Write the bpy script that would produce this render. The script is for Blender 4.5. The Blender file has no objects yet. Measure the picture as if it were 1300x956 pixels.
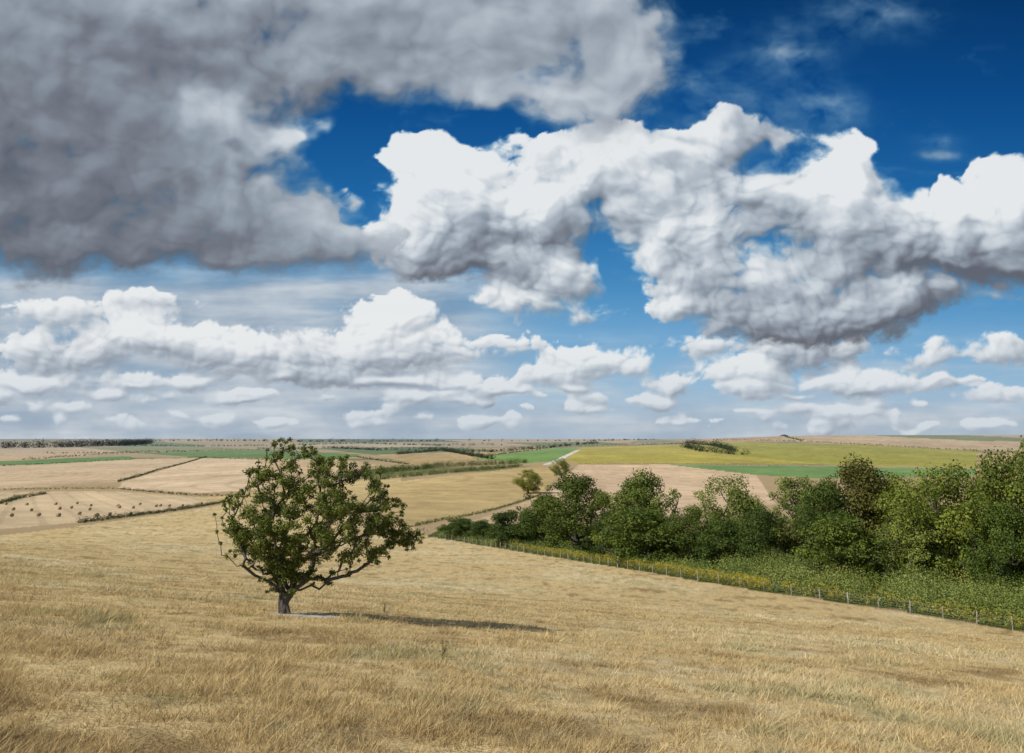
import bpy, math, numpy as np
from mathutils import Vector
rng=np.random.default_rng(7)
F=867.0; PIT=math.radians(8.33); C=math.cos(PIT); S=math.sin(PIT)
EYE=1.7
def lin(c):
    c=np.asarray(c,float)/255.0
    return np.where(c<=0.04045,c/12.92,((c+0.055)/1.055)**2.4)
def sstep(a,b,x):
    t=np.clip((x-a)/(b-a),0,1); return t*t*(3-2*t)
# ------------------------------------------------------------ noise
def perlin(x,y,seed):
    r=np.random.default_rng(seed); a=(r.random(65536)*2*np.pi)
    gx=np.cos(a).astype(np.float32); gy=np.sin(a).astype(np.float32)
    xf=np.floor(x); yf=np.floor(y); fx=(x-xf).astype(np.float32); fy=(y-yf).astype(np.float32)
    xi=xf.astype(np.int32)&255; yi=yf.astype(np.int32)&255
    xj=((xi+1)&255)<<8; xi=xi<<8; yj=(yi+1)&255
    u=fx*fx*fx*(fx*(fx*6-15)+10); v=fy*fy*fy*(fy*(fy*6-15)+10)
    i=xi|yi; n00=gx[i]*fx+gy[i]*fy
    i=xj|yi; n10=gx[i]*(fx-1)+gy[i]*fy
    i=xi|yj; n01=gx[i]*fx+gy[i]*(fy-1)
    i=xj|yj; n11=gx[i]*(fx-1)+gy[i]*(fy-1)
    n0=n00+(n10-n00)*u; n1=n01+(n11-n01)*u
    return (n0+(n1-n0)*v)*np.float32(1.5)
def fbm(x,y,o,seed,gain=.5):
    s=0;a=1;t=0
    for k in range(o):
        s=s+a*perlin(x*2**k+13.7*k,y*2**k+7.1*k,seed+k); t+=a; a*=gain
    return s/t
def worley(x,y,seed):
    r=np.random.default_rng(seed); px=r.random(16384).astype(np.float32); py=r.random(16384).astype(np.float32)
    xf=np.floor(x); yf=np.floor(y); fx=(x-xf).astype(np.float32); fy=(y-yf).astype(np.float32)
    xi=xf.astype(np.int32); yi=yf.astype(np.int32); d=np.full(x.shape,9.,np.float32)
    for i in(-1,0,1):
        for j in(-1,0,1):
            k=(((xi+i)&127)<<7)|((yi+j)&127)
            dx=px[k]+(i-fx); dy=py[k]+(j-fy)
            d=np.minimum(d,dx*dx+dy*dy)
    return d
# ------------------------------------------------------------ terrain height
def slope(py):
    v=(433-np.asarray(py,float))/F
    return (v*C+S)/(C-v*S)
cols_u=np.array([-.75,-.4,0,.4,.75])
rows=[(100,[686,702,722,738,755]),(150,[674,683,698,710,724]),(250,[655,658,668,680,692]),
(450,[634,634,634,645,652]),(800,[613,609,605,612,614]),(1300,[598,593,588,587,590]),
(2000,[584,580,576,567,571]),(3000,[574,572,569,551.5,551.5]),(4500,[567,566,565,556,556]),
(7000,[561,561,561,559,559]),(11000,[557,557,557.5,557,557]),(20000,[559,559,559,559,559])]
Yr=[20,40,60]+[r[0] for r in rows]
tab=[]
for Yn in (20,40,60): tab.append((-1.7-.189*Yn-.0783*cols_u*Yn)/Yn)
for r in rows: tab.append(slope(r[1]))
tab=np.array(tab)
LG=np.linspace(math.log(20),math.log(20000),400)
UG=np.linspace(-.9,.9,91)
t1=np.array([np.interp(LG,np.log(Yr),tab[:,i]) for i in range(5)]).T
t2=np.array([np.interp(UG,cols_u,t1[i]) for i in range(400)])
def smooth(a,k,ax):
    ker=np.exp(-np.linspace(-2.2,2.2,2*k+1)**2); ker/=ker.sum()
    p=[(0,0),(0,0)]; p[ax]=(k,k); b=np.pad(a,p,mode='edge')
    return np.apply_along_axis(lambda m:np.convolve(m,ker,'valid'),ax,b)
t2=smooth(smooth(t2,11,0),12,1)
def height(X,Y):
    X=np.asarray(X,float); Y=np.asarray(Y,float)
    near=-1.7-.189*Y-.0783*X
    ex=np.exp(np.minimum(Y,0)/60)
    near=np.where(Y<0,-1.7-.16*Y*ex-.0783*X*ex,near)
    R=np.hypot(X,Y)
    az=np.arctan2(X,np.maximum(Y,1e-3)); azc=np.clip(az,-.72,.72); u=np.tan(azc)
    Ye=np.where(np.abs(az)>.72,R*np.cos(.72),Y); Ye=np.maximum(Ye,1)
    l=np.clip((np.log(Ye)-LG[0])/(LG[1]-LG[0]),0,398.999); c=np.clip((u+.9)/.02,0,89.999)
    i=l.astype(int); j=c.astype(int); a=l-i; b=c-j
    sl=(t2[i,j]*(1-b)+t2[i,j+1]*b)*(1-a)+(t2[i+1,j]*(1-b)+t2[i+1,j+1]*b)*a
    far=sl*Ye
    w=sstep(35,80,np.where(Y>0,Ye,R*.8))
    z=near*(1-w)+far*w
    und=fbm(X/7.,Y/7.,2,50)*.14*sstep(3,14,R)+perlin(X/40.,Y/40.,60)*.5*sstep(25,90,R)*(1-sstep(150,300,R))
    return EYE+z+und*(1-sstep(400,700,R))
def to_px(X,Y,Z):
    Z=np.asarray(Z)-EYE
    d=Y*C+Z*S; up=-Y*S+Z*C; d=np.where(np.abs(d)<1e-3,1e-3,d)
    return 650+F*X/d,433-F*up/d
YS=np.exp(np.linspace(math.log(4),math.log(14000),1500))
def unproj(px,py):
    v=(433-py)/F; k=C-v*S; u=((px-650)/F)/k; sl=(v*C+S)/k
    h=height(u*YS,YS)-EYE
    idx=np.nonzero(h>=sl*YS)[0]
    Yv=YS[idx[0]] if len(idx) else 9000.
    return np.array([u*Yv,Yv,float(height(u*Yv,Yv))])
def at(px,Y):
    u=(px-650)/F/C
    return np.array([u*Y,Y,float(height(u*Y,Y))])
# ------------------------------------------------------------ mesh helper
def make_mesh(name,V,Q,col=None,mats=(),mi=None,smooth_=False,nv=4,obj=True):
    me=bpy.data.meshes.new(name)
    V=np.asarray(V,np.float32); Q=np.asarray(Q,np.int32)
    me.vertices.add(len(V)); me.vertices.foreach_set('co',V.ravel())
    me.loops.add(Q.size); me.loops.foreach_set('vertex_index',Q.ravel())
    me.polygons.add(len(Q)); me.polygons.foreach_set('loop_start',np.arange(0,Q.size,nv,dtype=np.int32))
    try: me.polygons.foreach_set('loop_total',np.full(len(Q),nv,np.int32))
    except Exception: pass
    for m in mats: me.materials.append(m)
    if mi is not None: me.polygons.foreach_set('material_index',np.asarray(mi,np.int32))
    if smooth_: me.polygons.foreach_set('use_smooth',np.ones(len(Q),bool))
    if col is not None:
        a=me.attributes.new('col','FLOAT_COLOR','POINT')
        c=np.ones((len(V),4),np.float32); c[:,:3]=col; a.data.foreach_set('color',c.ravel())
    me.update(calc_edges=True)
    if not obj: return me
    o=bpy.data.objects.new(name,me); bpy.context.scene.collection.objects.link(o); return o
# ------------------------------------------------------------ materials
def new_mat(name):
    m=bpy.data.materials.new(name); m.use_nodes=True; n=m.node_tree; n.nodes.clear()
    o=n.nodes.new('ShaderNodeOutputMaterial'); return m,n,o
def leaf_mat(name,transl=.3,rough=.6,spec=.25,vary=False):
    m,n,o=new_mat(name)
    at_=n.nodes.new('ShaderNodeAttribute'); at_.attribute_name='col'; src=at_.outputs['Color']
    if vary:
        oi=n.nodes.new('ShaderNodeObjectInfo'); cr=n.nodes.new('ShaderNodeValToRGB'); cr.color_ramp.interpolation='LINEAR'
        e=cr.color_ramp.elements; e[0].color=(.66,.74,.70,1); e[1].color=(1.22,1.12,.95,1)
        x=e.new(.5); x.color=(.95,1.0,.92,1)
        vm=n.nodes.new('ShaderNodeVectorMath'); vm.operation='MULTIPLY'
        n.links.new(oi.outputs['Random'],cr.inputs[0]); n.links.new(src,vm.inputs[0]); n.links.new(cr.outputs[0],vm.inputs[1]); src=vm.outputs[0]
    p=n.nodes.new('ShaderNodeBsdfPrincipled'); p.inputs['Roughness'].default_value=rough
    p.inputs['Specular IOR Level'].default_value=spec
    t=n.nodes.new('ShaderNodeBsdfTranslucent'); mx=n.nodes.new('ShaderNodeMixShader'); mx.inputs[0].default_value=transl
    n.links.new(src,p.inputs['Base Color']); n.links.new(src,t.inputs['Color'])
    n.links.new(p.outputs[0],mx.inputs[1]); n.links.new(t.outputs[0],mx.inputs[2]); n.links.new(mx.outputs[0],o.inputs['Surface'])
    return m
def bark_mat(name,c1,c2,sc):
    m,n,o=new_mat(name)
    tc=n.nodes.new('ShaderNodeTexCoord'); mp=n.nodes.new('ShaderNodeMapping'); mp.inputs['Scale'].default_value=(sc,sc,sc*.25)
    no=n.nodes.new('ShaderNodeTexNoise'); no.inputs['Scale'].default_value=1; no.inputs['Detail'].default_value=6
    cr=n.nodes.new('ShaderNodeValToRGB'); cr.color_ramp.elements[0].position=.35; cr.color_ramp.elements[1].position=.65
    cr.color_ramp.elements[0].color=(*c1,1); cr.color_ramp.elements[1].color=(*c2,1)
    p=n.nodes.new('ShaderNodeBsdfPrincipled'); p.inputs['Roughness'].default_value=.9
    b=n.nodes.new('ShaderNodeBump'); b.inputs['Strength'].default_value=.6; b.inputs['Distance'].default_value=.02
    L=n.links.new
    L(tc.outputs['Object'],mp.inputs[0]); L(mp.outputs[0],no.inputs['Vector']); L(no.outputs[0],cr.inputs[0]); L(cr.outputs[0],p.inputs['Base Color'])
    L(no.outputs[0],b.inputs['Height']); L(b.outputs[0],p.inputs['Normal']); L(p.outputs[0],o.inputs['Surface'])
    return m
M_leaf=leaf_mat('leaf_foliage'); M_tree=leaf_mat('tree_foliage',vary=True); M_grass=leaf_mat('dry_grass_blades',.3,.8,.1)
M_bark=bark_mat('bark',(.03,.026,.021),(.10,.085,.07),9); M_wood=bark_mat('weathered_wood',(.16,.14,.115),(.32,.29,.25),12)
M_wire,n,o=new_mat('galvanised_wire'); p=n.nodes.new('ShaderNodeBsdfPrincipled'); p.inputs['Base Color'].default_value=(.3,.3,.3,1); p.inputs['Metallic'].default_value=.8; p.inputs['Roughness'].default_value=.5; n.links.new(p.outputs[0],o.inputs['Surface'])
# ------------------------------------------------------------ ground sheet
fine=np.radians(np.arange(-46,46.001,.085)); co=np.radians(np.arange(48,313,2.5)); az=np.concatenate([fine,co])
NR=500; R=np.exp(np.linspace(math.log(.4),math.log(16000),NR))
A,RR=np.meshgrid(az,R,indexing='ij')
GX=np.sin(A)*RR; GY=np.cos(A)*RR; GZ=height(GX,GY)
PX,PY=to_px(GX,GY,GZ)
def inpoly(x,y,poly):
    ins=np.zeros(x.shape,bool); n=len(poly)
    for i in range(n):
        x1,y1=poly[i]; x2,y2=poly[(i+1)%n]
        if y1==y2: continue
        c=((y1>y)!=(y2>y))&(x<(x2-x1)*(y-y1)/(y2-y1)+x1); ins^=c
    return ins
wob=fbm(GX/30,GY/30,2,90)
def tone(X,Y):   # dry-grass tone fields: (dark/matted plus painted cloud shade up close, pale, olive)
    a=fbm(X/4.2+.4*fbm(X/3,Y/3,2,101),Y/3.6,4,100,.6); b=fbm(X/1.1,Y/1.0,3,110,.6); c=fbm(X/20+3,Y/13,3,120)
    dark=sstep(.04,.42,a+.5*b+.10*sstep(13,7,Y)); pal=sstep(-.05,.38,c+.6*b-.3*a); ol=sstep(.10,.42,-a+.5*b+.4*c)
    return dark,pal,ol
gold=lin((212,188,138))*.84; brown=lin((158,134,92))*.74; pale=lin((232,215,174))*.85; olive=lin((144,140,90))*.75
def mix(a,b,t): return a*(1-t[...,None])+b*t[...,None]
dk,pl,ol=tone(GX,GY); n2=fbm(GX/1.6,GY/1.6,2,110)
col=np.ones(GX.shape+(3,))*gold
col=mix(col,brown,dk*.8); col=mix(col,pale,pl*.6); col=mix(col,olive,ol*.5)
far=np.hypot(GX,GY)
fb=fbm(GX/500,GY/300,2,130)
farcol=mix(np.ones(col.shape)*lin((190,168,130))*.72,lin((146,146,104))*.6,sstep(0,.4,fb))
FENCE_PX=[(1420,826),(1300,803),(1200,786),(1120,773),(1040,761),(960,750),(880,737),(800,723),(720,710),(645,698),(590,689),(540,681)]
fpts=np.array([unproj(*p) for p in FENCE_PX])
FX=lambda Yq: np.interp(Yq,fpts[:,1],fpts[:,0])
grasspoly=[(-400,705),(0,680),(100,668),(200,654),(290,640),(420,652),(520,668),(545,681),(590,689),(645,698),(800,723),(1040,761),(1300,803),(1500,840),(1500,1200),(-400,1200)]
behind_f=(GY>30)&(GY<260)&(GX>FX(GY)+.3)
notgrass=(GY>60)&~inpoly(PX,PY,grasspoly)
col[notgrass]=farcol[notgrass]
col[behind_f]=lin((92,102,54))*.6
ST=(212,188,154); YEL=(184,172,88); BG=(124,154,98)
fields=[
([(-300,552),(1700,548),(1700,560),(-300,566)],(152,150,122),0,0),
([(-300,562),(330,560),(640,560),(640,568),(-300,572)],(184,166,128),0,0),
([(200,558),(420,557),(400,560),(210,561)],(200,176,136),0,0),
([(380,556),(640,556),(640,561),(380,562)],(98,116,80),0,0),
([(560,558.5),(820,556),(800,562),(640,566)],(200,174,136),0,0),
([(640,562),(760,561),(800,564),(700,568)],(120,132,84),0,0),
([(-300,570),(100,568),(180,574),(30,584),(-300,592)],(208,182,144),40,20),
([(120,562),(190,560),(260,565),(190,572)],(116,136,84),0,0),
([(100,568),(240,566),(350,572),(180,576)],(150,150,100),0,0),
([(-300,592),(30,585),(80,582),(165,579),(172,583),(40,590),(-300,600)],(112,144,84),0,0),
([(-300,600),(40,590),(172,583),(255,581),(150,612),(0,621),(-300,628)],ST,14,62),
([(260,581),(330,583),(345,600),(330,622),(250,626),(150,620),(155,612)],(222,198,164),14,-40),
([(175,575),(345,571),(460,577),(430,583),(345,582),(240,580)],(112,142,84),0,0),
([(330,583),(430,583),(500,592),(420,604),(335,622)],(206,182,144),14,10),
([(-300,632),(0,624),(150,624),(290,634),(100,663),(0,672),(-300,690)],(216,193,156),11,35),
([(240,634),(330,624),(420,608),(510,606),(500,640),(420,650),(300,640)],(202,180,132),14,60),
([(340,566),(480,562),(560,566),(480,571)],(204,184,146),0,0),
([(400,569),(560,567),(625,572),(560,577),(470,577)],(108,126,82),0,0),
([(480,577),(600,573),(640,575),(620,584),(520,590)],(192,168,122),18,0),
([(500,612),(660,594),(700,590),(722,588),(690,625),(600,655),(520,668),(480,650)],(198,175,126),16,75),
([(590,689),(560,672),(610,658),(690,628),(720,640),(690,700)],(208,184,146),10,75),
([(690,628),(735,590),(850,590),(960,603),(985,640),(820,660),(720,650)],(221,194,160),13,65),
([(600,582),(640,575),(705,569),(735,569),(700,586),(665,588)],(128,160,90),0,0),
([(716,585),(738,568),(880,564),(1050,589),(860,588),(735,588)],YEL,12,80),
([(880,566),(905,560),(1100,565),(1245,573),(1260,594),(1050,590),(930,578)],(166,162,82),12,80),
([(850,590),(1050,592),(1250,596),(1250,604),(1045,608),(960,603)],BG,0,0),
([(820,556),(905,551),(975,549),(1020,557),(985,561),(880,562)],(192,166,130),14,20),
([(975,549),(1700,546),(1700,574),(1245,572),(1100,565),(1000,560)],(200,175,140),14,70),
([(1000,556),(1110,553),(1240,560),(1160,561)],(210,185,150),14,110),
([(1110,553),(1180,550),(1300,556),(1300,560),(1240,560)],(134,140,98),0,0),
([(1240,575),(1700,575),(1700,640),(1240,610)],(190,164,120),14,0),
([(688,590),(700,586),(730,572),(737,571),(708,587),(694,591)],(226,220,206),0,0),
]
jx=PX+wob*.6; jy=PY+wob*.3
cand=np.nonzero((GY>110)&~behind_f&(PY<705)&(PX>-400)&(PX<1750)); cx_,cy_,cX,cY,cF=jx[cand],jy[cand],GX[cand],GY[cand],far[cand]
nnA=fbm(cX/45,cY/70,3,140); nnB=fbm(cX/14,cY/14,3,145); nnC=fbm(cX/180,cY/260,2,147); cc_=col[cand]
for poly,c,sp,ang in fields:
    k=inpoly(cx_,cy_,poly)
    cc=np.ones((k.sum(),3))*lin(c)*.78
    a=math.radians(ang); x=cX[k];y=cY[k]; nn=nnA[k]
    cc=cc*(1+.22*nn+.16*nnB[k]+.22*nnC[k])[:,None]
    if sp:
        q=(x*math.cos(a)+y*math.sin(a)); ph=q/sp; fade=np.clip(900/cF[k],0,1)
        st=(np.abs((ph%1)-.5)<.10)
        cc=cc*(1-.13*st*fade)[:,None]
        cc=cc*(1+.05*np.sin(q/sp/3.1*6.28+2*nn)*fade)[:,None]
    cc_[k]=cc
col[cand]=cc_
TB=unproj(362,779)
dch=np.hypot((GX-TB[0]-.75)/1.3,(GY-TB[1]+.3)/.95)+.35*n2
cm=1-sstep(.7,1.1,dch); col=mix(col,lin((200,190,174))*.85,cm*.9)
hz=np.clip((far-1100)/8500,0,.42); col=mix(col,np.array([.27,.30,.32]),hz)  # aerial haze painted into the far ground colour
nA,nRr=GX.shape
idx=np.arange(nA*nRr).reshape(nA,nRr); nxt=np.roll(idx,-1,axis=0)
Q=np.stack([idx[:,:-1],idx[:,1:],nxt[:,1:],nxt[:,:-1]],-1).reshape(-1,4)
V=np.stack([GX,GY,GZ],-1).reshape(-1,3)
h0=float(height(0.,.01)); V=np.vstack([V,[[0,0,h0]]]); cidx=len(V)-1
i0=idx[:,0]; i1=nxt[:,0]; ev=np.arange(0,len(i0)-1,2)
cq=np.stack([i0[ev],i1[ev],i1[ev+1],np.full(len(ev),cidx)],-1)
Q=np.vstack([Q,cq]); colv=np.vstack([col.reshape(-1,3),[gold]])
m,n,o=new_mat('ground_fields'); L=n.links.new
a_=n.nodes.new('ShaderNodeAttribute'); a_.attribute_name='col'
geo=n.nodes.new('ShaderNodeNewGeometry')
no=n.nodes.new('ShaderNodeTexNoise'); no.inputs['Scale'].default_value=2.2; no.inputs['Detail'].default_value=9; no.inputs['Roughness'].default_value=.7
no2=n.nodes.new('ShaderNodeTexNoise'); no2.inputs['Scale'].default_value=22; no2.inputs['Detail'].default_value=5
mr=n.nodes.new('ShaderNodeMapRange'); mr.inputs['From Min'].default_value=.3; mr.inputs['From Max'].default_value=.7; mr.inputs['To Min'].default_value=.70; mr.inputs['To Max'].default_value=1.28
mr2=n.nodes.new('ShaderNodeMapRange'); mr2.inputs['From Min'].default_value=.3; mr2.inputs['From Max'].default_value=.7; mr2.inputs['To Min'].default_value=.68; mr2.inputs['To Max'].default_value=1.22
mu=n.nodes.new('ShaderNodeMath'); mu.operation='MULTIPLY'; vm=n.nodes.new('ShaderNodeVectorMath'); vm.operation='SCALE'
p=n.nodes.new('ShaderNodeBsdfPrincipled'); p.inputs['Roughness'].default_value=1; p.inputs['Specular IOR Level'].default_value=.0
b=n.nodes.new('ShaderNodeBump'); b.inputs['Strength'].default_value=.5; b.inputs['Distance'].default_value=.06
L(geo.outputs['Position'],no.inputs['Vector']); L(geo.outputs['Position'],no2.inputs['Vector'])
L(no.outputs[0],mr.inputs[0]); L(no2.outputs[0],mr2.inputs[0]); L(mr.outputs[0],mu.inputs[0]); L(mr2.outputs[0],mu.inputs[1])
L(a_.outputs['Color'],vm.inputs[0]); L(mu.outputs[0],vm.inputs['Scale']); L(vm.outputs[0],p.inputs['Base Color'])
L(no2.outputs[0],b.inputs['Height']); L(b.outputs[0],p.inputs['Normal']); L(p.outputs[0],o.inputs['Surface'])
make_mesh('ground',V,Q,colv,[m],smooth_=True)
# ------------------------------------------------------------ foliage builders
def leaves(P,N,size,c,r):
    n=len(P); N=N/np.linalg.norm(N,axis=1,keepdims=True)
    t=r.normal(size=(n,3)); t-= (t*N).sum(1,keepdims=True)*N; t/=np.linalg.norm(t,axis=1,keepdims=True)
    b=np.cross(N,t); s=np.asarray(size).reshape(-1,1)*np.ones((n,1))
    V=np.empty((n,4,3)); V[:,0]=P-t*s*.5; V[:,1]=P+b*s*.34+N*s*.08; V[:,2]=P+t*s*.5; V[:,3]=P-b*s*.34+N*s*.08
    return V.reshape(-1,3),np.arange(n*4).reshape(n,4),np.repeat(c,4,axis=0)
def clump_leaves(cen,rad,per,ls,colA,colB,r,flat=.8,shell=.45,tint=None):
    k=len(cen); rad=np.asarray(rad)
    ci=np.repeat(np.arange(k),per); n=len(ci)
    d=r.normal(size=(n,3)); d/=np.linalg.norm(d,axis=1,keepdims=True)
    rr=rad[ci]*(shell+(1.08-shell)*r.random(n)**.7)*(1+.22*np.sin(d[:,0]*5+ci)*np.cos(d[:,2]*4+ci*2))
    off=d*rr[:,None]; off[:,2]*=flat
    P=cen[ci]+off
    N=d+.75*r.normal(size=(n,3))+np.array([0,0,.35])
    tc=(r.random(k)*.7)[ci]+.3*r.random(n)
    c=colA*(1-tc[:,None])+colB*tc[:,None]
    c=c*(.8+.4*r.random((n,1)))
    if tint is not None: c=c*tint[ci]
    return leaves(P,N,ls*(.7+.6*r.random(n)),c,r)
def tubes(P,par,rad,ns=6):
    Vs=[];Qs=[];k=0
    a=np.linspace(0,2*np.pi,ns,endpoint=False)
    for i in range(1,len(P)):
        p0=P[par[i]];p1=P[i];d=p1-p0;l=np.linalg.norm(d)
        if l<1e-5: continue
        d=d/l; h=np.array([1,0,0]) if abs(d[0])<.8 else np.array([0,1,0])
        u=np.cross(d,h);u/=np.linalg.norm(u);w=np.cross(d,u)
        ring=np.cos(a)[:,None]*u+np.sin(a)[:,None]*w
        r0=min(rad[par[i]],rad[i]*1.5);r1=rad[i]
        Vs+=[p0-d*r0*.3+ring*r0,p1+ring*r1]
        for j in range(ns): Qs.append((k+j,k+(j+1)%ns,k+ns+(j+1)%ns,k+ns+j))
        k+=2*ns
    return np.vstack(Vs),np.array(Qs)
def skeleton(clumps,trunk,rbase,r,jit=.12,expo=.5):
    P=[np.array(t,float) for t in trunk]; par=[0]+list(range(len(trunk)-1)); nf=len(trunk)-1
    order=np.argsort(np.linalg.norm(clumps-P[nf],axis=1))
    plen=[0]*len(P)
    for ci in order:
        c=clumps[ci]; A=np.array(P[nf:]); dd=np.linalg.norm(A-c,axis=1)
        cost=dd+.35*np.array(plen[nf:])+np.where(A[:,2]>c[2]+.1,dd*.6,0)
        j=nf+int(np.argmin(cost)); d=np.linalg.norm(P[j]-c)
        m1=P[j]*.6+c*.4+r.normal(size=3)*jit*d+np.array([0,0,-.04*d]); P.append(m1); par.append(j); plen.append(plen[j]+d*.5)
        P.append(c+np.array([0,0,0])); par.append(len(P)-2); plen.append(plen[j]+d)
    n=len(P); w=np.ones(n)
    for i in range(n-1,0,-1): w[par[i]]+=w[i]
    rad=rbase*(w/w[0])**expo; rad=np.maximum(rad,rbase*.05)
    return np.array(P),par,rad
LM=.9
def tree_mesh(name,H,W,seed,cA,cB,nclump=70,per=330,ls=.22,low=.10,irr=.3,pk=.36):
    r=np.random.default_rng(seed); cs=[];rs=[]
    lob=[(r.random()*6.28,r.random()*.8+.1) for _ in range(7)]
    while len(cs)<nclump:
        t=r.random(); z=low+(1-low)*t
        prof=max(0,1-abs((t-pk)/(1.02-pk))**2.6)**.5 if t>pk else max(0,1-abs((t-pk)/.66)**2.6)**.5
        a=r.random()*6.28; lo=1-.03*7
        for (la,lt) in lob:
            dd=abs((a-la+3.14)%6.28-3.14); lo+=irr*math.exp(-(dd/.6)**2-((t-lt)/.2)**2)
        q=r.random()**.4
        rad=W*(.055+.105*r.random()**1.7)
        R_=max(0,(W/2*prof*lo-rad*.6)*q)
        cs.append((R_*math.cos(a),R_*math.sin(a),H*z*.92*(1+.05*math.sin(a*2+seed)))); rs.append(rad)
    cs=np.array(cs);rs=np.array(rs)
    pr=np.maximum(60,(rs/(W*.11))**2*per).astype(int)
    V1,Q1,c1=clump_leaves(cs,rs,pr,ls,lin(cA)*LM,lin(cB)*LM,r)
    trunk=[(0,0,-.6),(.05*W*.1,0,H*.06),(r.normal()*.1,r.normal()*.1,H*.2)]
    P,par,rad=skeleton(cs,trunk,H*.035,r)
    V2,Q2=tubes(P,par,rad)
    V=np.vstack([V1,V2]);Q=np.vstack([Q1,Q2+len(V1)]);c=np.vstack([c1,np.full((len(V2),3),.1)])
    return make_mesh(name,V,Q,c,[M_tree,M_bark],np.r_[np.zeros(len(Q1)),np.ones(len(Q2))],obj=False)
G1=((78,94,36),(138,148,60)); G2=((66,84,34),(112,128,50)); G3=((98,108,50),(160,166,82)); G4=((82,80,38),(126,120,56)); G5=((56,74,30),(98,114,46))
variants={
 'ash_tree':[tree_mesh('ash_tree_mesh',10,10,11,*G3,irr=.5,pk=.5),tree_mesh('ash_tree_mesh',10,10,12,*G1,irr=.6,pk=.6),tree_mesh('ash_tree_mesh',10,10,13,*G3,irr=.6,nclump=60)],
 'oak_tree':[tree_mesh('oak_tree_mesh',10,11,21,*G2,nclump=90,irr=.5,pk=.55),tree_mesh('oak_tree_mesh',10,11,22,*G1,nclump=85,irr=.6,pk=.45)],
 'beech_tree':[tree_mesh('beech_tree_mesh',10,10,31,*G4,nclump=85,irr=.4,pk=.5)],
 'hawthorn_bush':[tree_mesh('hawthorn_bush_mesh',5,6,41,*G5,nclump=60,low=.05,ls=.16,irr=.4),tree_mesh('hawthorn_bush_mesh',5,6,42,*G2,nclump=60,low=.05,ls=.16,irr=.5)],
 'maple_tree':[tree_mesh('maple_tree_mesh',10,10,51,*G5,nclump=80,irr=.5,pk=.45)],
}
BW={'ash_tree':(10,10),'oak_tree':(10,11),'beech_tree':(10,10),'hawthorn_bush':(5,6),'maple_tree':(10,10)}
def put_tree(kind,v,px,top,Y,wpx):
    g=at(px,Y); H=(slope(top)*Y+EYE)-g[2]
    me=variants[kind][v%len(variants[kind])]
    o=bpy.data.objects.new(kind,me); bpy.context.scene.collection.objects.link(o)
    bh,bw=BW[kind]; w=wpx/F*Y*1.10
    o.location=(g[0],g[1],g[2]-.1); o.scale=(w/bw,w/bw,H/bh/.99); o.rotation_euler=(0,0,rng.random()*6.28)
def Yf(px):
    q=[(650+F*C*f[0]/f[1],f[1]) for f in fpts]; q.sort(); q=np.array(q); return float(np.interp(px,q[:,0],q[:,1]))
T=[('hawthorn_bush',0,588,656,10,50),('hawthorn_bush',1,614,660,14,40),('hawthorn_bush',0,655,645,14,66),
('maple_tree',0,690,628,20,70),('maple_tree',0,728,603,18,108),('oak_tree',0,762,628,22,66),
('ash_tree',1,812,601,28,98),('hawthorn_bush',1,816,645,11,112),('maple_tree',0,775,650,14,76),
('oak_tree',1,868,642,18,74),('ash_tree',2,920,610,26,100),('hawthorn_bush',1,905,662,14,70),('maple_tree',0,952,645,17,66),
('ash_tree',0,1000,597,34,94),('beech_tree',0,1070,585,28,128),('oak_tree',0,1030,617,22,84),('oak_tree',1,1128,604,28,90),
('hawthorn_bush',1,1058,657,13,104),('oak_tree',1,1185,592,20,144),('ash_tree',2,1135,647,17,84),
('beech_tree',0,1238,608,26,84),('ash_tree',1,1287,565,23,134),('oak_tree',0,1250,645,15,90),('ash_tree',2,1370,580,20,130),('oak_tree',1,1450,590,16,140)]
for kind,v,px,top,dy,w in T: put_tree(kind,v,px,top,Yf(px)+dy,w)
g=unproj(670,626); put_tree('ash_tree',0,670,594,g[1],36); g=unproj(711,607); put_tree('ash_tree',2,711,583,g[1],26)
g=unproj(5,629); put_tree('hawthorn_bush',1,4,612,g[1],20)
# ------------------------------------------------------------ hawthorn tree (hero)
sc=TB[1]/F
r=np.random.default_rng(25)
out=[(281,655),(286,636),(308,626),(314,600),(330,594),(338,572),(356,565),(370,578),(390,574),(402,590),(424,585),(440,600),(462,598),(478,616),(486,636),(506,650),(502,668),(524,684),(518,698),(490,700),(478,714),(446,716),(436,732),(404,742),(366,752),(344,746),(332,730),(312,716),(300,702),(284,684)]
oc=[((x-362)*sc,(779-y)*sc*.97) for x,y in out]
ox=np.array([p[0] for p in oc]);oz=np.array([p[1] for p in oc])
cs=[];rs=[]
mxc,mzc=(392-362)*sc,(779-662)*sc
while len(cs)<500:
    x=r.uniform(ox.min(),ox.max());z=r.uniform(oz.min(),oz.max())
    rad=.10+.17*r.random()**1.6
    ex=mxc+(x-mxc)/(1-rad/2.4); ez=mzc+(z-mzc)/(1-rad/1.9)
    if not inpoly(np.array([ex]),np.array([ez]),oc)[0]: continue
    d=math.sqrt(((x-mxc)/2.6)**2+((z-mzc)/2.0)**2)
    yd=1.8*math.sqrt(max(0,1-min(d,1)**2)); y=r.uniform(-1,1); y=math.copysign(abs(y)**.6,y)*yd
    if z<mzc-1.0: y*=.6
    if fbm(np.array([x*1.1]),np.array([z*1.1+y*.5]),2,78)[0]<-.24: continue
    z2=z*(1-.10*max(0,abs(y)-.6)) if z>mzc else z
    cs.append((x,y,z2)); rs.append(rad)
for k in range(240):
    i=r.integers(len(oc)); t=r.random(); x=ox[i]*(1-t)+ox[(i+1)%len(oc)]*t; z=oz[i]*(1-t)+oz[(i+1)%len(oc)]*t
    f=r.uniform(.88,1.05); cs.append((mxc+(x-mxc)*f,r.normal()*.45,mzc+(z-mzc)*f)); rs.append(.05+.08*r.random())
cs=np.array(cs);rs=np.array(rs)
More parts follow.
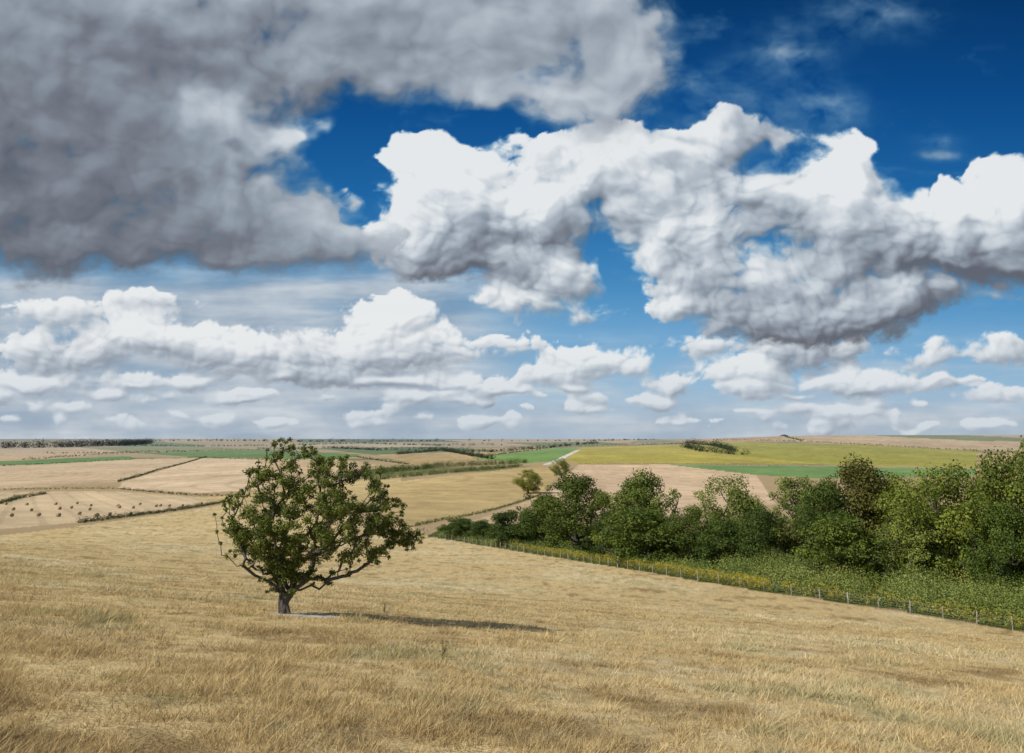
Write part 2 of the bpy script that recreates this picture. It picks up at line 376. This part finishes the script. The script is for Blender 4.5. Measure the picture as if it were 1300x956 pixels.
per=np.maximum((rs/.3)**2*350,32).astype(int)
V1,Q1,c1=clump_leaves(cs,rs,per,.064,lin((74,88,34))*.85,lin((132,142,58))*.85,r,flat=.85,shell=.15)
trunk=[(0.02,0,-.25),(-.07,.0,.12),(-.05,.02,.36),(.08,.0,.54)]
P,par,rad=skeleton(cs,trunk,.13,r,.10,.42)
V2,Q2=tubes(P,par,rad,8)
P3=[np.array(q,float) for q in [(0,0,.3),(-.22,.02,-.1),(0,0,.3),(.2,-.1,-.12),(0,0,.3),(.05,.2,-.1),(0,0,.3),(-.05,-.22,-.12),(-.14,.0,-.1),(-.19,.02,.3),(-.16,.0,.62),(-.38,.05,1.1),(.06,0,.45),(.35,-.1,.8),(.8,-.2,1.1),(.02,0,.45),(-.12,-.15,.9),(-.3,-.2,1.3)]]
V3,Q3=tubes(np.array(P3),[0,0,0,2,0,4,0,6,8,8,9,10,0,12,13,0,15,16],[.1,.06,.1,.06,.1,.05,.1,.06,.07,.065,.06,.045,.08,.07,.05,.08,.065,.05],8)
V=np.vstack([V1,V2,V3]);Q=np.vstack([Q1,Q2+len(V1),Q3+len(V1)+len(V2)]);c=np.vstack([c1,np.full((len(V2)+len(V3),3),.1)])
ht=make_mesh('hawthorn_tree',V,Q,c,[M_leaf,M_bark],np.r_[np.zeros(len(Q1)),np.ones(len(Q2)+len(Q3))]); ht.location=TB
# ------------------------------------------------------------ bramble thicket behind fence
r=np.random.default_rng(8)
cen=[];rad=[];ti=[]
TN=[(1,1,1),(1.35,1.15,.9),(.75,.9,.8),(1.4,1.35,1.5),(1.15,1.15,1)]
Yfs={p:Yf(p) for p in range(540,1500,5)}
def yfq(px): return Yfs[int(px//5*5)]
for k in range(2000):
    px=r.uniform(560,1480); y0=yfq(px); w=r.uniform(1.0,15) if px>930 else r.uniform(1,9)
    p=at(px,y0+w); s=(.45+1.1*r.random()**1.9)*(1+.075*w)*(1 if px>900 else .72)
    if w<3: s*=.5
    cen.append((p[0],p[1],p[2]+s*.6)); rad.append(s); ti.append(TN[r.integers(5)])
for k in range(350):
    px=r.uniform(600,1480); p=at(px,yfq(px)+r.uniform(12,34)); s=.9+1.1*r.random(); cen.append((p[0],p[1],p[2]+s*.6)); rad.append(s); ti.append((.8,.9,.8))
cen=np.array(cen);rad=np.array(rad)
per=np.maximum(40,(rad**2*95)).astype(int)
V1,Q1,c1=clump_leaves(cen,rad,per,.17,lin((98,114,54))*LM,lin((146,156,86))*LM,r,tint=np.array(ti))
make_mesh('bramble_thicket',V1,Q1,c1,[M_leaf])
cen=[];rad=[]
for k in range(950):
    px=r.choice([r.uniform(660,960),r.uniform(560,1450)],p=[.65,.35]); p=at(px,yfq(px)+r.uniform(-.8,3.5))
    for j in range(2): cen.append((p[0]+r.normal()*.3,p[1]+r.normal()*.3,p[2]+r.uniform(.5,1.45))); rad.append(.12+.2*r.random())
V1,Q1,c1=clump_leaves(np.array(cen),np.array(rad),16,.085,lin((196,176,48))*.8,lin((218,202,80))*.8,r)
n_=len(cen); b=np.array(cen); g_=height(b[:,0],b[:,1])
V2=np.stack([np.c_[b[:,0]-.02,b[:,1],g_],np.c_[b[:,0]+.02,b[:,1],g_],np.c_[b[:,0]+.01,b[:,1],b[:,2]],np.c_[b[:,0]-.01,b[:,1],b[:,2]]],1).reshape(-1,3)
Q2=np.arange(n_*4).reshape(-1,4)+len(V1)
make_mesh('ragwort_flowers',np.vstack([V1,V2]),np.vstack([Q1,Q2]),np.vstack([c1,np.tile(lin((120,130,66))*.8,(n_*4,1))]),[M_leaf])
# ------------------------------------------------------------ fence
par_f=bpy.data.objects.new('wire_fence',None); bpy.context.scene.collection.objects.link(par_f)
seg=np.linalg.norm(np.diff(fpts[:,:2],axis=0),axis=1); cum=np.r_[0,np.cumsum(seg)]
q=np.arange(0,cum[-1],3.0); fx=np.interp(q,cum,fpts[:,0]); fy=np.interp(q,cum,fpts[:,1]); fz=height(fx,fy)
PV=[];PQ=[];k=0; tops=[]
for i in range(len(q)):
    hgt=1.15+.12*r.random(); rr=.055 if i%6 else .09; ln=r.normal(size=2)*.05
    a=np.linspace(0,6.283,8,endpoint=False); ring=np.c_[np.cos(a)*rr,np.sin(a)*rr,np.zeros(8)]
    b0=np.array([fx[i],fy[i],fz[i]-.2]); b1=np.array([fx[i]+ln[0],fy[i]+ln[1],fz[i]+hgt]); b2=b1+[0,0,.03]
    PV+=[b0+ring,b1+ring*.95,b2+ring*.5]
    for s_ in(0,8):
        for j in range(8): PQ.append((k+s_+j,k+s_+(j+1)%8,k+s_+8+(j+1)%8,k+s_+8+j))
    PQ+= [(k+16,k+17,k+18,k+19),(k+16,k+19,k+20,k+23),(k+20,k+21,k+22,k+23)]; k+=24; tops.append((b0+[0,0,.2],b1))
po=make_mesh('posts',np.vstack(PV),PQ,None,[M_wood]); po.parent=par_f
WP=[];wpar=[];wr=[]
for hh in(.25,.5,.75,1.0,1.12):
    for i in range(len(tops)):
        t=hh/1.2; WP.append(tops[i][0]*(1-t)+tops[i][1]*t+np.array([0,-.06,0])); wpar.append(max(0,len(WP)-2) if i else len(WP)-1); wr.append(.006)
Vs,Qs=tubes(np.array(WP),wpar,wr,4); wo=make_mesh('wires',Vs,Qs,None,[M_wire]); wo.parent=par_f
# ------------------------------------------------------------ hedgerows & distant woods
def belt(name,pts,hm,wm,step,cA,cB,per=60,ls=.8,gap=0,seed=1,var=.4,mul=.72):
    r=np.random.default_rng(seed); W=np.array([unproj(*p) for p in pts]); X=[];Y=[];S_=[];U=[]
    for i in range(len(W)-1):
        d=np.linalg.norm(W[i+1]-W[i]); n=max(2,int(d/step))
        for t in np.linspace(0,1,n,endpoint=False):
            if r.random()<gap: continue
            p=W[i]*(1-t)+W[i+1]*t
            h=max(hm*(1+var*r.normal()),hm*.3); X.append(p[0]+r.normal()*wm*.4); Y.append(p[1]+r.normal()*wm*.4); S_.append(h*.5); U.append(.9+.5*r.random())
    X=np.array(X);Y=np.array(Y);S_=np.array(S_); Z=height(X,Y)
    cen=np.c_[X,Y,Z+S_*.8]
    hz=min(.25,max(0,(np.mean(Y)-1200)/14000)); hc=np.array([.18,.22,.25])  # distance haze blended into the leaf colours of far belts
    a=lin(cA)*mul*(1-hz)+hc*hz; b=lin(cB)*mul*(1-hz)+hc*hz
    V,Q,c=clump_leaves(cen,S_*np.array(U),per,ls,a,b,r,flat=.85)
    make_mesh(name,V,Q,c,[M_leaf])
HA,HB=(54,66,34),(90,102,50)
belt('hedgerow',[(432,607),(500,599),(560,593.5),(668,588)],10.5,8,3,(56,76,30),(102,120,48),120,1.0,seed=2,var=.25,mul=.8)
belt('hedgerow',[(470,610),(520,605),(600,598),(662,592)],7,7,2.5,(70,90,38),(116,134,58),90,.8,seed=3,mul=.85)
belt('hedgerow',[(100,664),(180,654),(290,637)],1.6,.8,1.2,HA,HB,60,.3,seed=4)
belt('hedgerow',[(150,612),(200,597),(262,580)],3,2,4,HA,HB,30,.8,seed=5)
belt('hedgerow',[(0,622),(90,621),(150,621),(240,629),(310,631)],2.0,1.5,2.2,HA,HB,30,.5,seed=6)
belt('hedgerow',[(0,640),(25,633),(60,627)],2.6,1.5,2.0,HA,HB,40,.5,seed=7)
belt('hedgerow',[(525,669),(560,661),(610,652),(688,628)],1.2,.7,1.3,(100,108,56),(130,132,72),30,.35,seed=8)
belt('hedgerow',[(430,668),(480,672),(540,680)],1.5,1.5,1.5,(90,98,46),(128,132,66),40,.35,seed=9)
belt('hedgerow',[(240,581),(345,584),(450,580),(520,590)],4.5,3,6,HA,HB,26,1.3,seed=10,gap=.2)
belt('hedgerow',[(600,582),(640,576),(705,568),(740,566)],5,4,9,HA,HB,26,1.6,seed=11,gap=.3)
belt('hedgerow',[(735,589),(850,589),(960,591),(1048,592)],1.8,1.5,3,HA,HB,24,.6,seed=12,gap=.2)
belt('hedgerow',[(868,568),(890,573),(930,577),(952,578)],18,10,8,(44,58,30),(74,90,44),60,2.2,seed=13,var=.25,mul=.6)
belt('hedgerow',[(872,563),(905,566),(935,574)],16,10,8,(44,58,30),(74,90,44),60,2.2,seed=14,mul=.6)
belt('hedgerow',[(738,567),(800,565),(870,564)],6,5,10,HA,HB,24,2,seed=15,gap=.25)
belt('hedgerow',[(905,559),(1000,560),(1100,565),(1245,573)],5.5,4,9,HA,HB,24,1.8,seed=16,gap=.15)
belt('hedgerow',[(975,551),(1000,556),(1020,560)],7,5,12,HA,HB,24,2.2,seed=17)
belt('hedgerow',[(30,584),(100,579),(180,574),(345,571)],7,4,12,HA,HB,24,2.2,seed=31,gap=.15)
belt('hedgerow',[(0,592),(60,589),(172,583)],3,3,7,HA,HB,24,1.4,seed=32,gap=.3)
belt('distant_woodland',[(-150,571),(-50,570),(80,568),(150,566),(190,564)],46,30,12,(30,40,26),(50,62,36),80,6,seed=18,var=.12,mul=.5)
belt('distant_woodland',[(185,560),(300,560),(420,561),(560,560)],24,60,30,(44,54,38),(70,80,50),46,6,seed=20,gap=.15,var=.5,mul=.5)
belt('distant_woodland',[(560,560),(640,560),(750,560),(830,558)],20,60,50,(52,62,50),(84,92,68),46,6,seed=21,gap=.3,var=.5,mul=.5)
belt('distant_woodland',[(900,553.5),(1100,552.5),(1400,552.5)],6,20,30,(62,70,48),(90,96,64),30,3,seed=22,gap=.6,var=.5,mul=.6)
belt('distant_woodland',[(505,577),(560,572),(600,579),(625,583)],11,10,7,(44,56,34),(74,86,46),46,2.2,seed=23,gap=.1,mul=.6)
belt('distant_woodland',[(330,571),(420,569),(480,572),(570,570)],12,12,10,(44,56,34),(74,86,46),40,2.8,seed=24,gap=.2,mul=.6)
belt('distant_woodland',[(560,573),(620,574),(700,568),(760,563)],12,14,11,(46,58,36),(74,86,46),40,3,seed=25,gap=.25,mul=.6)
belt('distant_woodland',[(150,566),(250,567),(340,566)],12,12,13,(46,58,36),(74,86,46),40,3,seed=26,gap=.25,mul=.6)
belt('distant_woodland',[(60,576),(180,575),(260,573)],7,6,15,(52,64,38),(84,94,52),30,2.5,seed=27,gap=.4,mul=.6)
belt('distant_woodland',[(380,565),(460,563),(560,566),(640,565)],13,14,20,(46,58,38),(74,84,50),36,4,seed=28,gap=.3,mul=.55)
# ------------------------------------------------------------ straw bales
r=np.random.default_rng(3); BV=[];BQ=[];k=0
for i in range(30):
    row=i%3; bx_=15+(i//3)*26+r.uniform(-9,9); by_=(642,650,658)[row]-(bx_*.028 if row else 0)+r.uniform(-2,2)
    if by_>664-max(0,bx_-100)*.14: continue
    p=unproj(bx_,by_)
    if p[1]<120: continue
    a=r.random()*3.14; ax=np.array([math.cos(a),math.sin(a),0]); sd=np.array([-ax[1],ax[0],0]); up=np.array([0,0,1.])
    t=np.linspace(0,6.283,14,endpoint=False)
    for (o_,s_) in((-.6,.0),(-.6,.60),(-.54,.65),(.54,.65),(.6,.60),(.6,.0)):
        BV.append(p+up*.64+ax*o_+(np.cos(t)[:,None]*sd+np.sin(t)[:,None]*up)*max(s_,.01))
    for q_ in range(5):
        for j in range(14): BQ.append((k+q_*14+j,k+q_*14+(j+1)%14,k+q_*14+14+(j+1)%14,k+q_*14+14+j))
    k+=84
M_straw=bark_mat('straw',(.22,.16,.09),(.42,.32,.19),14)
make_mesh('straw_bales',np.vstack(BV),BQ,None,[M_straw])
# ------------------------------------------------------------ dry grass
r=np.random.default_rng(9)
def blades(NT,nb,ylo,yhi,h0,h1,thr,tint,lean,spread=1.,tuft=0):
    Yt=np.exp(r.uniform(math.log(ylo),math.log(yhi),NT)); Xt=r.uniform(-.95,.95,NT)*Yt
    dens=fbm(Xt/2.6,Yt/2.6,3,200)+.8*fbm(Xt/.6,Yt/.6,2,210)
    keep=(r.random(NT)<np.clip(thr+1.3*dens,.04,1))&(Xt<FX(Yt)+.5)
    dc=np.hypot((Xt-TB[0]-.75)/1.35,(Yt-TB[1]+.3)/1.0); keep&=dc>1
    Xt=Xt[keep];Yt=Yt[keep]; n=len(Xt)*nb
    sp=(.05+.004*np.repeat(Yt,nb))*spread
    ox_=r.normal(size=n)*sp; oy_=r.normal(size=n)*sp
    bx=np.repeat(Xt,nb)+ox_; by=np.repeat(Yt,nb)+oy_; bz=height(bx,by)
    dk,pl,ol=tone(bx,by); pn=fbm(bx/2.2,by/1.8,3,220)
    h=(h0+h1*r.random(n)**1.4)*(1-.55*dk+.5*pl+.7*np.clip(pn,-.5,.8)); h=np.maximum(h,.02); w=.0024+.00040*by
    if tuft: h*=np.repeat(.6+.9*r.random(len(Xt)),nb)
    th=np.repeat(r.random(len(Xt))*6.28,nb)+r.normal(size=n)*.9
    lx=h*(lean+.7*r.normal(size=n))+tuft*ox_; ly=h*.65*r.normal(size=n)+tuft*oy_
    ca=np.cos(th)*w; sa=np.sin(th)*w
    V=np.stack([np.c_[bx-ca,by-sa,bz-.01],np.c_[bx+ca,by+sa,bz-.01],np.c_[bx+lx,by+ly,bz+h]],1)
    j=lambda t,a: np.clip(t*a+.12*r.normal(size=n),0,1)[:,None]
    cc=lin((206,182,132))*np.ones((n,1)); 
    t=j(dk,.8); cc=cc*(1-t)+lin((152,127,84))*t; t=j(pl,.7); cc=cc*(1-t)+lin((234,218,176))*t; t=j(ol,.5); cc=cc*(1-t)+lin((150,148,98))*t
    tv=np.repeat(.80+.42*r.random((len(Xt),1)),nb,axis=0)
    cc=cc*tint*(.82+.36*r.random((n,1)))*tv
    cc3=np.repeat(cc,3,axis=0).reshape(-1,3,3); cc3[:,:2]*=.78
    return V.reshape(-1,3),cc3.reshape(-1,3)
Va,ca_=blades(100000,8,3.2,110,.03,.07,.58,.96,.25)
Vb,cb_=blades(20000,5,3.2,70,.09,.15,.08,1.05,.3)
Vc,cc_2=blades(9000,26,3.2,60,.08,.09,.25,.98,.2,1.1,.6)
V=np.vstack([Va,Vb,Vc])
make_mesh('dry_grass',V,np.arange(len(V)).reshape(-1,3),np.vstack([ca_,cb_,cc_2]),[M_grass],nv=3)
def weed(px,py,h,name,ca,cb,seed):
    r=np.random.default_rng(seed); b=unproj(px,py); cen=[];P=[np.zeros(3)];par=[0];rd=[.006]
    for k in range(9):
        a=r.random()*6.28; q=r.uniform(.3,1)*h; s=.35*h*r.random(); e=np.array([math.cos(a)*s,math.sin(a)*s,q]); P.append(e*np.array([.5,.5,.5])); par.append(0); rd.append(.004); P.append(e); par.append(len(P)-2); rd.append(.003); cen.append(e); cen.append(e*.6)
    cen=np.array(cen); V1,Q1,c1=clump_leaves(cen,np.full(len(cen),.09*h),8,.03,lin(ca)*.9,lin(cb)*.9,r)
    V2,Q2=tubes(np.array(P),par,rd,5); o=make_mesh(name,np.vstack([V1,V2]),np.vstack([Q1,Q2+len(V1)]),np.vstack([c1,np.tile(lin((110,90,55))*.8,(len(V2),1))]),[M_leaf]); o.location=b
weed(562,838,.42,'thistle_plant',(130,130,80),(170,165,110),1)
weed(488,778,.35,'nettle_plant',(96,110,52),(136,148,76),5)
# ------------------------------------------------------------ sky dome with clouds
azs=np.radians(np.r_[np.arange(-84,-45,.6),np.arange(-45,45,.09),np.arange(45,84.5,.6)])
els=np.radians(np.r_[np.arange(-4,-.5,.5),np.arange(-.5,37.5,.09),np.arange(37.5,72,.7)])
A,E=np.meshgrid(azs,els,indexing='ij')
DX=np.sin(A)*np.cos(E);DY=np.cos(A)*np.cos(E);DZ=np.sin(E)
d=np.maximum(DY*C+DZ*S,.12); X=650+F*DX/d; Y=433-F*(-DY*S+DZ*C)/d
X=np.clip(X,-3500,4800).astype(np.float32); Y=np.clip(Y,-2500,620).astype(np.float32)
scl=(.26+.74*np.clip((545-Y)/420,0,1)).astype(np.float32)
up_=np.clip(scl*1.8-.7,0,1)
r=np.random.default_rng(77)
def shift(H,k):
    Hp=np.pad(H,((k,0),(0,k)),mode='edge'); return Hp[:H.shape[0],k:]
def layer(B,seed,namp,edge,relk,broad,gain=1.,fine_=1.,big=140.):
    wx=fbm(X/big,Y/(big*.85),4,seed); wy=fbm(X/big+31,Y/(big*.85)+17,4,seed+10)
    vx=fbm(X/42,Y/34,3,seed+20); vy=fbm(X/42+9,Y/34+5,3,seed+30)
    x2=X+scl*(62*wx+20*vx); y2=Y+scl*(46*wy+15*vy)
    ds=np.zeros(X.shape,np.float32); bs=ds+2e-3; bb=ds+2e-3*.72
    for cx,cy,rx,ry,am,tp,bt in B:
        dx=(x2-cx)/rx; dy=(y2-cy)/ry; q=dx*dx+dy*dy; e=np.exp(-1.1*q)
        ds+=am*e
        if am>0:
            w3=(am*e)**2; bs+=w3; bb+=w3*(tp+(bt-tp)*sstep(-.9,.9,dy))
    wb=1-1.25*worley(x2/88,y2/70,seed+40); wm=1-1.25*worley(x2/36+4,y2/27,seed+41); ws=1-1.25*worley(x2/15,y2/11,seed+42)
    ap=np.abs(perlin(x2/11,y2/9,seed+43))*1.6; ap2=np.abs(perlin(x2/5.5,y2/4.5,seed+44))*1.6
    bil=up_*(wb*.46+wm*.28+ws*.15+ap*.06+ap2*.05)+(1-up_)*(wm*.46+ws*.3+ap*.14+ap2*.10)
    bils=up_*(wb*.55+wm*.38+ws*.07+.0)+(1-up_)*(wm*.58+ws*.38+ap*.04)
    f=fbm(X/70,Y/56,5,seed+50,.55); fs=fbm(X/70,Y/56,3,seed+50,.45)
    pen=.5*(1-sstep(.05,.3,ds)); D=np.minimum(ds,1.35+.2*(ds-1.35))
    H=D+namp*(bil-.5)+namp*.75*f-pen
    G=D+namp*(bils-.5)+namp*.7*fs            # smoother relief drives most of the shading
    Hs=np.minimum(ds,1.35)+.5*namp*(fs+.5*(wb-.5))
    def sh(Z,a,b): return up_*(Z-shift(Z,a))+(1-up_)*(Z-shift(Z,b))
    r1=.65*sh(G,8,3)+.35*fine_*sh(H,6,3); r2=sh(Hs,28,9)
    br=bb/bs+.38*np.tanh(r1/.38)*relk+.7*np.tanh(r2/.7)*broad+(bils-.5)*relk*.35
    br=.5+(br-.5)*gain
    t=sstep(0,.9,r2*-1.2+.5)
    sof=sstep(-.2,.4,fbm(X/110,Y/80,3,seed+60))
    wid=edge*(.4+1.3*t+.8*sof)
    al=sstep(.32,.32+wid,H)
    br=br+.08*(1-sstep(.42,.85,H))
    return al,np.clip(br,0,1.02)
ramp_x=np.array([0,.2,.4,.6,.8,1.02]); RC=np.array([(98,102,112),(120,125,135),(145,154,166),(174,183,193),(205,211,217),(234,236,237)],float)
def shade(br): return np.stack([np.interp(br,ramp_x,RC[:,i]) for i in range(3)],-1)
gy=np.array([-400,0,120,250,350,430,500,545,620]); GC=np.array([(5,44,88),(7,56,108),(13,74,136),(32,102,164),(66,134,188),(112,166,208),(156,190,216),(188,205,218),(196,210,220)],float)
sky=np.stack([np.interp(Y,gy,GC[:,i]) for i in range(3)],-1)
st=fbm(X/240,Y/34,5,500,.6); st2=fbm(X/90,Y/60,4,510,.6)
lw=1-sstep(520,760,X)
hz=np.clip(sstep(310,370,Y)*lw*(.92+.5*st),0,.95)
hz=np.maximum(hz,np.clip(sstep(380,520,Y)*(.30+1.2*st+.5*st2)*1.0,0,.8))
hz=np.maximum(hz,np.clip(sstep(470,545,Y)*(.80+.6*st),0,.93))
wsp=sstep(.10,.6,fbm(X/150+.4*st2,Y/70,5,520,.62))*.4*(1-sstep(330,420,Y))
wq=0
for cx,cy,rx,ry,am in ((1005,62,50,30,.6),(1110,20,70,24,.45),(1195,190,26,12,1.),(1040,140,50,34,.5),(910,150,60,50,.6)):
    wq=wq+am*np.exp(-((X-cx+30*st2)/rx)**2-((Y-cy+20*st)/ry)**2)
wsp=np.maximum(wsp*.7,np.clip(wq*(.6+1.3*fbm(X/44+.5*st2,Y/30,4,530,.55)),0,.7))
hz=np.maximum(hz,wsp)
tq=np.clip(.5+st+.5*st2,0,1)
hzc=np.stack([144+tq*58,161+tq*48,180+tq*36],-1)
sky=sky*(1-hz[...,None])+hzc*hz[...,None]
BK=[(495,397,48,36,1.1,1,.68),(450,445,105,32,1,.8,.5),(540,437,42,26,1,.95,.65),(195,425,62,28,1,.9,.6),(250,440,40,25,.8,.85,.55),(90,445,90,30,.8,.7,.5),(320,450,55,26,.9,.85,.55),(400,478,120,16,.7,.65,.45),(60,395,90,18,.6,.7,.55),(190,380,80,16,.5,.75,.55),
(745,452,48,24,.95,.9,.65),(700,478,60,15,.8,.8,.6),(943,472,42,22,1.1,1,.68),(850,486,36,12,.8,.85,.65),(800,466,30,14,.7,.85,.65),(1105,488,55,20,.95,.9,.6),(1010,440,70,30,.95,.6,.38),(1270,440,40,22,.6,.7,.5),(1190,490,30,10,.6,.75,.55),(1270,503,50,14,.8,.8,.6),(1000,490,50,14,.7,.8,.6),
(650,440,40,18,.6,.75,.55),(880,440,50,18,.6,.7,.5),(600,490,60,14,.7,.8,.6),(150,485,90,14,.7,.75,.55),(20,490,60,16,.7,.8,.6),(1180,450,60,22,.75,.65,.5)]
for k in range(120):
    BK.append((r.uniform(-150,1450),r.uniform(482,546),r.uniform(10,34),r.uniform(4,11),r.uniform(.45,1.0),r.uniform(.75,.95),r.uniform(.45,.65)))
MD=[(555,225,58,52,1.05,.95,.66),(625,262,100,58,1.1,.85,.42),(600,335,115,26,1,.42,.28),(530,290,50,40,.8,.75,.45),(715,198,75,40,.9,.72,.55),(785,235,62,48,.9,.75,.48),(700,285,80,42,.95,.78,.42),(705,350,75,30,.85,.88,.55),(660,388,60,22,.75,.9,.62),(740,395,40,18,.6,.8,.55),
(840,260,50,50,.7,.7,.5),(850,335,40,36,.6,.75,.5),(880,212,45,36,.75,.6,.45),(885,300,60,52,1,.92,.55),(975,242,75,45,.95,.75,.48),(1086,212,38,38,1.1,1,.68),(1060,285,90,55,1.15,.8,.44),(935,365,100,42,1,.78,.4),(860,395,50,25,.8,.82,.5),(1105,392,120,34,1.1,.40,.14),(1010,412,95,24,.9,.45,.24),(1160,300,60,30,.8,.7,.42),
(1225,258,95,36,1.15,1,.55),(1195,325,115,28,1.05,.45,.22),(1310,318,90,38,1.1,.45,.18),(1290,250,55,38,1.0,.95,.5),(1150,370,60,24,.6,.6,.4),
(788,335,22,50,-.7,0,0),(840,425,35,26,-.5,0,0),(1240,405,80,22,-.5,0,0),(1150,230,22,16,-.3,0,0),(690,232,22,12,-.5,0,0),(800,190,25,14,-.3,0,0),
(965,165,70,26,.58,.40,.34),(900,180,50,32,.64,.5,.42)]
for k in range(16): MD.append((r.uniform(-1500,-250),r.uniform(-200,420),r.uniform(90,220),r.uniform(40,90),1,.6,.25)); MD.append((r.uniform(1500,2900),r.uniform(-200,420),r.uniform(90,220),r.uniform(40,90),1,.8,.4))
FR=[(80,40,300,150,1.5,.28,.20),(50,215,230,110,1.5,.20,.08),(300,30,260,80,1.4,.40,.33),(560,40,200,75,1.3,.48,.42),(735,50,100,66,1.1,.58,.50),(660,120,120,42,.95,.68,.58),(800,100,62,56,.85,.64,.55),(740,165,60,28,.6,.7,.6),
(330,265,120,50,1.1,.50,.24),(170,300,210,36,1.2,.22,.12),(262,148,70,40,1.2,.95,.68),(372,178,40,34,1.0,.98,.7),(240,215,70,30,.9,.7,.4),(420,290,60,36,.9,.72,.42),(390,320,115,24,.9,.45,.28),
(565,172,80,34,-1.0,0,0),(440,195,44,46,-1.0,0,0),(462,272,30,26,-.8,0,0),(305,180,24,14,-.5,0,0),(345,215,25,16,-.4,0,0)]
for k in range(8): FR.append((r.uniform(-300,800),r.uniform(-700,-60),r.uniform(150,300),r.uniform(70,120),1,.4,.2))
outc=sky
low=(sstep(420,548,Y)*.5)[...,None]
for B,seed,namp,edge,relk,broad,gain,fn in ((BK,600,.95,.34,.5,.32,1.08,1.),(MD,700,.98,.38,.62,.42,1.08,.8),(FR,800,.78,.60,.30,.30,1.,.4)):
    al,br=layer(B,seed,namp,edge,relk,broad,gain,fn)
    cc=shade(br); cc=cc*(1-low)+np.array([184,197,210])*low
    al=(al*.97)[...,None]; outc=outc*(1-al)+cc*al
colr=lin(np.clip(outc,0,255))
V=np.stack([DX,DY,DZ],-1).reshape(-1,3)*45000.
nA,nE=A.shape; idx=np.arange(nA*nE).reshape(nA,nE)
Q=np.stack([idx[:-1,:-1],idx[1:,:-1],idx[1:,1:],idx[:-1,1:]],-1).reshape(-1,4)
m,n,o=new_mat('sky_clouds'); a_=n.nodes.new('ShaderNodeAttribute'); a_.attribute_name='col'; e=n.nodes.new('ShaderNodeEmission')
n.links.new(a_.outputs['Color'],e.inputs['Color']); n.links.new(e.outputs[0],o.inputs['Surface'])
m.cycles.emission_sampling='NONE'
make_mesh('sky',V,Q,colr.reshape(-1,3),[m],smooth_=True)
# ------------------------------------------------------------ light, world, camera
EL=math.radians(40); hx,hy=-math.cos(math.radians(26)),-math.sin(math.radians(26))
w=bpy.data.worlds.new('World'); bpy.context.scene.world=w; w.use_nodes=True; nt=w.node_tree; nt.nodes.clear()
so=nt.nodes.new('ShaderNodeTexSky'); so.sky_type='NISHITA'; so.sun_disc=False; so.sun_elevation=EL; so.sun_rotation=math.atan2(hx,hy)%(2*math.pi)
bg=nt.nodes.new('ShaderNodeBackground'); bg.inputs['Strength'].default_value=.10; wo_=nt.nodes.new('ShaderNodeOutputWorld')
nt.links.new(so.outputs[0],bg.inputs[0]); nt.links.new(bg.outputs[0],wo_.inputs[0])
sl=bpy.data.lights.new('sun','SUN'); sl.energy=4.9; sl.angle=math.radians(.55); sl.color=(1,.95,.87)
so_=bpy.data.objects.new('sun',sl); bpy.context.scene.collection.objects.link(so_)
dirv=Vector((hx*math.cos(EL),hy*math.cos(EL),math.sin(EL))); so_.rotation_euler=dirv.to_track_quat('Z','Y').to_euler(); so_.location=dirv*50
cam=bpy.data.cameras.new('camera'); cam.sensor_width=36; cam.lens=36*F/1300; cam.clip_start=.1; cam.clip_end=120000; cam.shift_y=-(478-433)/1300
oc_=bpy.data.objects.new('camera',cam); bpy.context.scene.collection.objects.link(oc_); oc_.location=(0,0,EYE); oc_.rotation_euler=(math.radians(90)+PIT,0,0)
bpy.context.scene.camera=oc_
sc_=bpy.context.scene; sc_.view_settings.view_transform='Standard'; sc_.view_settings.look='None'; sc_.view_settings.exposure=0
